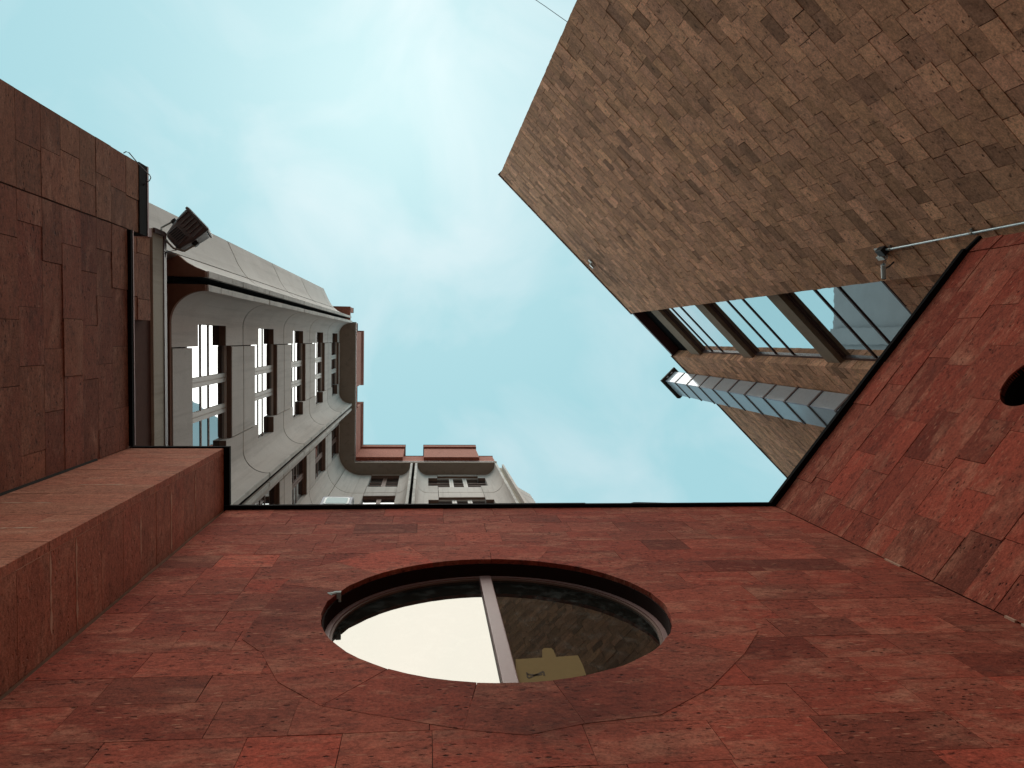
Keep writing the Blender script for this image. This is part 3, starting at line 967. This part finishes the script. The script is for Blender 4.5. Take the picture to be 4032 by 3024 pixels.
for x0, x1 in ((-2.80, -0.92), (-0.08, 2.14)):
    ablock(x0, x1, 4.70, 4.868, 31.0, 33.4, 'parapet_block')
    ablock(x0, x1, 4.71, 5.2, 33.401, 33.46, 'parapet_block')
    ablock(x0 - .03, x1 + .03, 4.62, 5.2, 33.464, 33.92, 'cornice')
    MB().box(x0 - .04, x1 + .04, 4.61, 5.2, 33.922, 34.02).build('block_capping', 'black_metal', OB)

# ================================================================ tan tower
TU = (0.7157, 0.6984)
TN = (0.6984, -0.7157)                    # away from the viewer
TD = 6.40
tf = frame(TN[0] * TD, TN[1] * TD, TU[0], TU[1], -TN[0], -TN[1])   # d towards the viewer
TW = thing('stone_tower', 'tall tan stone tower with a tall glazed strip and glass shaft', 'building', (TN[0] * 8 + 2, TN[1] * 8 + 2, 0))
TT = 29.85
SA0, SA1, SB1, SC1 = -2.50, 4.89, 7.26, 17.0
def vis_tower(px, py):
    # left of the red wall's top edge
    x0, y0, x1, y1 = 3050, 1993, 3840, 955
    t = (py - y0) / (y1 - y0)
    return px < x0 + (x1 - x0) * t - 25 if 0 < t < 1.02 else (t >= 1.02)
items = []
zs = courses(GZ, TT, 0.29, 0.10)
for r in lay(zs, SA0, SA1, 0.29, 0.46):
    dep = -0.34 if (r[1] > SA1 - 0.01 or r[0] < SA0 + 0.01) else -0.07
    items.append((jit(r, 0.0036, 0.0055), dep, random.gauss(0, 0.0032), rand_tint()))
for r in lay(zs, SB1, SC1, 0.26, 0.48):
    if r[3] < 9.0: continue
    dep = -0.34 if r[0] < SB1 + 0.01 else -0.07
    items.append((jit(r, 0.0036, 0.0055), dep, random.gauss(0, 0.0032), rand_tint()))
for r in lay([q for q in zs if q < 13.5], SA1 + 0.01, SB1 - 0.01, 0.35, 0.6):
    items.append((jit(r, 0.005, 0.006), -0.5, -0.20 + random.gauss(0, 0.008), rand_tint()))
place_stones(TW, tf, items, 'tan', 298, vis_tower)
mb = MB()
mb.fbox(tf, SA0 + 0.02, SA1 - 0.36, -9.0, -0.022, GZ, TT - 0.02)
mb.fbox(tf, SA1 - 0.358, SA1 - 0.02, -9.0, -0.36, GZ, TT - 0.02)
mb.fbox(tf, SB1 + 0.36, SC1, -9.0, -0.022, GZ, TT - 0.02)
mb.fbox(tf, SB1 + 0.02, SB1 + 0.358, -9.0, -0.36, GZ, TT - 0.02)
mb.fbox(tf, SA1 - 0.018, SB1 + 0.018, -9.0, -0.52, GZ, TT - 0.02)
mb.build('tower_body', 'mortar_dark', TW)
mb = MB()
mb.fbox(tf, SA0 - 0.06, SA1 + 0.03, -9.05, 0.035, TT + 0.002, TT + 0.09)
mb.fbox(tf, SB1 - 0.04, SC1, -9.05, 0.035, TT + 0.002, TT + 0.09)
mb.build('coping', 'maroon_metal', TW)
# glazed strip: roof, beams, windows
mb = MB()
mb.fbox(tf, SA1 + 0.032, SB1 - 0.042, -9.0, -0.02, TT - 0.10, TT + 0.08)
mb.build('strip_roof', 'maroon_metal', TW)
MB().fbox(tf, SA1 + 0.002, SB1 - 0.002, -0.515, -0.37, 27.9, TT - 0.102).build('strip_upper_panel', 'black_metal', TW)
for z0, z1 in ((26.95, 27.85), (22.45, 23.10), (17.45, 18.05)):
    MB().fbox(tf, SA1 - 0.005, SB1 + (0.10 if z0 < 26 else -0.03), -0.51, -0.14, z0, z1).build('floor_beam', 'beam', TW)
    MB().fbox(tf, SA1 - 0.005, SB1 - 0.005, -0.50, -0.26, z0 - 0.07, z0 - 0.003).build('window_head', 'frame_dark', TW)
for z0, z1, b0, b1 in ((23.10, 26.88, 25.03, 25.98), (18.05, 22.38, 19.95, 21.0), (13.50, 17.38, 15.10, 16.08)):
    fr_ = MB()
    for zb_ in (z0 + 0.03, b0, b1, z1 - 0.03):
        fr_.fbox(tf, SA1 + 0.003, SB1 - 0.003, -0.36, -0.278, zb_ - 0.028, zb_ + 0.028)
    fr_.fbox(tf, SB1 - 0.07, SB1 - 0.001, -0.36, -0.255, z0, z1)
    fr_.fbox(tf, SA1 + 0.001, SA1 + 0.07, -0.36, -0.255, z0, z1)
    w = fr_.build('window', 'frame_dark', TW)
    for a, b in ((z0 + .065, b0 - .035), (b0 + .035, b1 - .035), (b1 + .035, z1 - .065)):
        MB().fbox(tf, SA1 + 0.07, SB1 - 0.07, -0.312, -0.304, a, b).build('pane', 'glass_tower', w)
    MB().fbox(tf, SA1 + 0.003, SB1 - 0.003, -0.24, -0.225, (b0 + b1) / 2 - 0.012, (b0 + b1) / 2 + 0.012).build('vent_bar', 'frame_dark', w) if False else None
# glass shaft standing out from the wall
S0, S1, SD = 8.20, 9.06, 0.58
bands = [30.22 - 1.372 * i for i in range(23)]
top = 31.50
SH = MB().fbox(tf, S0 - 0.006, S0 + 0.012, SD - 0.012, SD + 0.004, GZ, top).build('glass_shaft', 'lamp_grey', TW)
for zb_ in bands:
    sh = [(S0 - 0.02, 0.02), (S0 - 0.02, SD + 0.022), (S1 + 0.02, SD + 0.022), (S1 + 0.02, 0.02), (S1 - 0.03, 0.02), (S1 - 0.03, SD - 0.03), (S0 + 0.03, SD - 0.03), (S0 + 0.03, 0.02)]
    MB().fplan(tf, sh, zb_ - 0.046, zb_ + 0.046).build('band', 'frame_dark', SH)
lv = [top] + bands
for i in range(len(lv) - 1):
    a, b = lv[i + 1] + 0.036, lv[i] - (0.036 if i else 0.0)
    MB().fbox(tf, S0 + 0.006, S1 - 0.006, SD - 0.012, SD - 0.002, a, b).build('pane', 'glass_milk', SH)
    MB().fbox(tf, S0, S0 + 0.010, 0.03, SD - 0.013, a, b).build('pane', 'glass_milk', SH)
    MB().fbox(tf, S1 - 0.010, S1, 0.03, SD - 0.013, a, b).build('pane', 'glass_milk', SH)
MB().fbox(tf, S0 + 0.02, S1 - 0.02, -0.0, 0.012, TT + 0.1, top).build('shaft_back', 'grey_conc', SH)
cp = [(S0 - 0.13, -0.1), (S0 - 0.13, SD + 0.12), (S1 + 0.06, SD + 0.12), (S1 + 0.12, SD + 0.06), (S1 + 0.12, -0.1)]
MB().fplan(tf, cp, top + 0.002, top + 0.16).build('shaft_cap', 'core', SH)
mb = MB()
for s_, d_ in ((S0 - 0.06, 0.16), (S0 - 0.06, 0.40)):
    mb.fbox(tf, s_ - 0.02, s_ + 0.02, d_ - 0.05, d_ + 0.05, top - 0.02, top)
mb.build('cap_light', 'white', SH)

# conduit, junction box, security camera on the tower
def on_tower(px, py, d):
    a, b = ray(px, py)
    z = (TD - d) / (a * TN[0] + b * TN[1])
    return (a * z, b * z, z)
sx = 4.22
CD = thing('conduit_pipe', 'galvanised conduit pipe clipped upright to the tan tower', 'pipe', tf(sx, 0.05, 0)[:2] + (0,))
MB().tube([tf(sx, 0.05, GZ + 0.02), tf(sx, 0.05, 12.05)], 0.016, 12).build('pipe', 'pipe', CD, smooth=True)
for z in (11.95, 10.05, 8.0, 5.5, 3.0, 0.5):
    mb = MB()
    mb.tube([tf(sx, 0.05, z - 0.025), tf(sx, 0.05, z + 0.025)], 0.025, 12)
    mb.fbox(tf, sx - 0.05, sx + 0.05, 0.004, 0.032, z - 0.02, z + 0.02)
    mb.build('pipe_clip', 'steel', CD)
JB = thing('junction_box', 'black junction box with a cream lid at the top of the conduit', 'junction box', tf(sx + 0.02, 0.05, 0)[:2] + (H + 12.06,))
MB().fbox(tf, sx - 0.06, sx + 0.07, 0.008, 0.12, 12.06, 12.24).build('box', 'black_plastic', JB, bevel=0.008)
MB().fbox(tf, sx + 0.08, sx + 0.16, 0.008, 0.10, 12.20, 12.38).fbox(tf, sx - 0.06, sx + 0.08, 0.03, 0.05, 12.25, 12.35).build('lid', 'white', JB, bevel=0.006)
CC = thing('security_camera', 'small white bullet security camera on a bracket below the junction box', 'camera', tf(4.52, 0.0, 0)[:2] + (H + 12.2,))
pa, pb = on_tower(3478, 1042, 0.22), on_tower(3480, 1094, 0.30)
MB().tube([pa, Vector(pa).lerp(Vector(pb), 0.97), pb], [0.040, 0.040, 0.034], 16).build('housing', 'white', CC, smooth=True)
mid = Vector(pa).lerp(Vector(pb), 0.35)
MB().tube([mid, on_tower(3500, 1050, 0.10), on_tower(3520, 1031, 0.01)], 0.014, 8).build('bracket', 'black_plastic', CC, smooth=True)
d_ = (Vector(pb) - Vector(pa)).normalized()
MB().tube([Vector(pb) - d_ * 0.02, Vector(pb) + d_ * 0.012], 0.037, 16).build('lens_ring', 'black_plastic', CC, smooth=True)
wa = tf(sx + 0.05, 0.10, 12.08)
mb = MB()
for k in (-1, 1):
    w1 = Vector(wa); w2 = Vector(pa)
    mb.tube([w1, w1.lerp(w2, .35) + Vector((.03 * k, .01, -.05)), w1.lerp(w2, .7) + Vector((-.025 * k, 0, -.03)), w2], 0.006, 6)
mb.build('cable', 'wire', CC, smooth=True)

# small pale bracket under the tower's roof edge
BR = thing('wall_bracket', 'small pale bracket under the roof edge of the tan tower', 'bracket', tf(2.29, 0, 0)[:2] + (H + 28.6,))
MB().fbox(tf, 2.12, 2.30, 0.01, 0.05, 28.55, 28.75).build('plate', 'white', BR)
MB().fbox(tf, 2.26, 2.46, 0.052, 0.14, 28.60, 28.72).build('arm', 'pipe', BR)

# overhead cable from the tower corner
p0 = Vector(tf(SA0 + 0.005, 0.0, 15.5))
p1 = p0 + Vector((-10.5, -3.2, 0.6))
a0, b0 = ray(2060, 0)
zc = 17.0
tgt = Vector((a0 * zc, b0 * zc, zc))
dr = (tgt - p0)
pts = [p0 + dr * t + Vector((0, 0, -0.05 * t * (8 - t))) for t in [i * 0.5 for i in range(17)]]
MB().tube(pts, 0.007, 6).build('overhead_cable', 'wire', None, smooth=True, label='thin overhead cable running from the tan tower corner across the sky', category='cable')

# ================================================================ floodlights
def local(o, ex, ey, ez):
    o, ex, ey, ez = Vector(o), Vector(ex), Vector(ey), Vector(ez)
    return lambda a, b, c: tuple(o + ex * a + ey * b + ez * c)
# ribbed flood lamp on the parapet: local x = aim, y = sideways, z = up
a, b = ray(742, 912)
zf = 9.72
aim = Vector((0.70, -0.69, 0.18)).normalized()
side = Vector((0.69, 0.72, 0.0)).normalized()
upv = aim.cross(side)
if upv.z < 0: upv = -upv
L = local((a * zf, b * zf, zf), aim, side, upv)
FL = thing('floodlight', 'black ribbed floodlight on a bracket above the concrete parapet', 'floodlight', (-2.95, -1.15, H + 9.3))
prof = [(-0.23, 0.085, 0.10), (-0.21, 0.115, 0.125), (-0.06, 0.150, 0.15), (0.06, 0.165, 0.17), (0.15, 0.172, 0.18)]
vs, fs = [], []
for x, wy, hz in prof:
    c = 0.03
    for sy, sz in ((-wy + c, -hz), (wy - c, -hz), (wy, -hz + c), (wy, hz - c), (wy - c, hz), (-wy + c, hz), (-wy, hz - c), (-wy, -hz + c)):
        vs.append(L(x, sy, sz))
for i in range(len(prof) - 1):
    for j in range(8):
        fs.append((8 * i + j, 8 * i + (j + 1) % 8, 8 * i + 8 + (j + 1) % 8, 8 * i + 8 + j))
fs += [tuple(reversed(range(8))), tuple(range(32, 40))]
MB().add(vs, fs).build('housing', 'lamp_body', FL, bevel=0.01)
def lbox(mb, x0, x1, y0, y1, z0, z1):
    c = [(x0, y0), (x1, y0), (x1, y1), (x0, y1)]
    mb.prism([L(x, y, z0) for x, y in c], [L(x, y, z1) for x, y in c])
for k in range(6):
    yy = -0.125 + 0.05 * k
    mb = MB()
    q = [(-0.03, -0.152), (0.145, -0.181), (0.145, -0.205), (0.06, -0.20), (-0.01, -0.178)]
    mb.prism([L(x, yy - 0.006, z) for x, z in q], [L(x, yy + 0.006, z) for x, z in q])
    mb.build('cooling_rib', 'lamp_body', FL)
mb = MB(); lbox(mb, -0.20, -0.05, -0.085, 0.085, -0.185, -0.11)
mb.build('ballast_box', 'lamp_body', FL, bevel=0.01)
for k in range(6):
    mb = MB(); lbox(mb, -0.185, -0.065, -0.072 + 0.026 * k, -0.060 + 0.026 * k, -0.195, -0.18)
    mb.build('louvre', 'black_plastic', FL)
mb = MB(); lbox(mb, 0.15, 0.185, -0.18, 0.18, -0.19, 0.19)
mb.build('bezel', 'lamp_body', FL, bevel=0.012)
mb = MB(); lbox(mb, 0.186, 0.190, -0.16, 0.16, -0.17, 0.17)
mb.build('lens', 'lens', FL)
for sg in (-1, 1):
    MB().tube([L(-0.04, sg * 0.13, -0.05), L(-0.04, sg * 0.20, -0.05)], 0.036, 14).build('pivot_knob', 'black_plastic', FL, smooth=True)
    MB().tube([L(-0.04, sg * 0.185, -0.05), L(-0.20, sg * 0.185, -0.15), L(-0.27, sg * 0.10, -0.22)], 0.011, 8).build('bracket_arm', 'steel', FL)
mt = Vector((-2.995, -1.10, 9.30))
MB().tube([L(-0.27, 0.10, -0.22), L(-0.27, -0.10, -0.22)], 0.012, 8).tube([L(-0.27, 0.0, -0.22), mt], 0.016, 8).build('bracket_foot', 'steel', FL)
MB().tube([L(-0.22, 0.06, -0.1), L(-0.26, 0.13, -0.2), Vector((-2.985, -0.95, 9.33)), Vector((-3.0, -0.86, 9.30))], 0.007, 6).build('supply_cable', 'wire', FL, smooth=True)

# flat panel floodlight on top of the round-window wall
LED = thing('floodlight', 'flat panel floodlight with a pale lens on top of the round window wall', 'floodlight', (-0.85, 1.62, H + WT))
o = (-0.845, 1.575, 7.40)
ex, ey_, ez = Vector((1, 0.02, 0)).normalized(), None, Vector((0.02, -0.16, 1)).normalized()
ey_ = ez.cross(ex)
L = local(o, ex, ey_, ez)
def panel(mb, w, h0, h1, d0, d1, c):
    po = [(-w + c, h0), (w - c, h0), (w, h0 + c), (w, h1 - c), (w - c, h1), (-w + c, h1), (-w, h1 - c), (-w, h0 + c)]
    mb.prism([L(x, d0, z) for x, z in po], [L(x, d1, z) for x, z in po])
    return mb
panel(MB(), 0.150, -0.04, 0.205, 0.0, 0.05, 0.012).build('housing', 'black_plastic', LED)
panel(MB(), 0.141, -0.032, 0.193, -0.006, -0.0005, 0.012).build('front_frame', 'lamp_grey', LED)
panel(MB(), 0.118, -0.010, 0.170, -0.009, -0.0065, 0.022).build('reflector', 'reflector', LED)
panel(MB(), 0.099, 0.006, 0.152, -0.012, -0.0095, 0.010).build('lens', 'lens', LED)
MB().box(-1.0, -0.985, 1.57, 1.66, WT + 0.052, 7.45).box(-0.705, -0.69, 1.57, 1.66, WT + 0.052, 7.45).box(-1.0, -0.69, 1.60, 1.66, WT + 0.0515, WT + 0.058).build('bracket', 'black_plastic', LED)
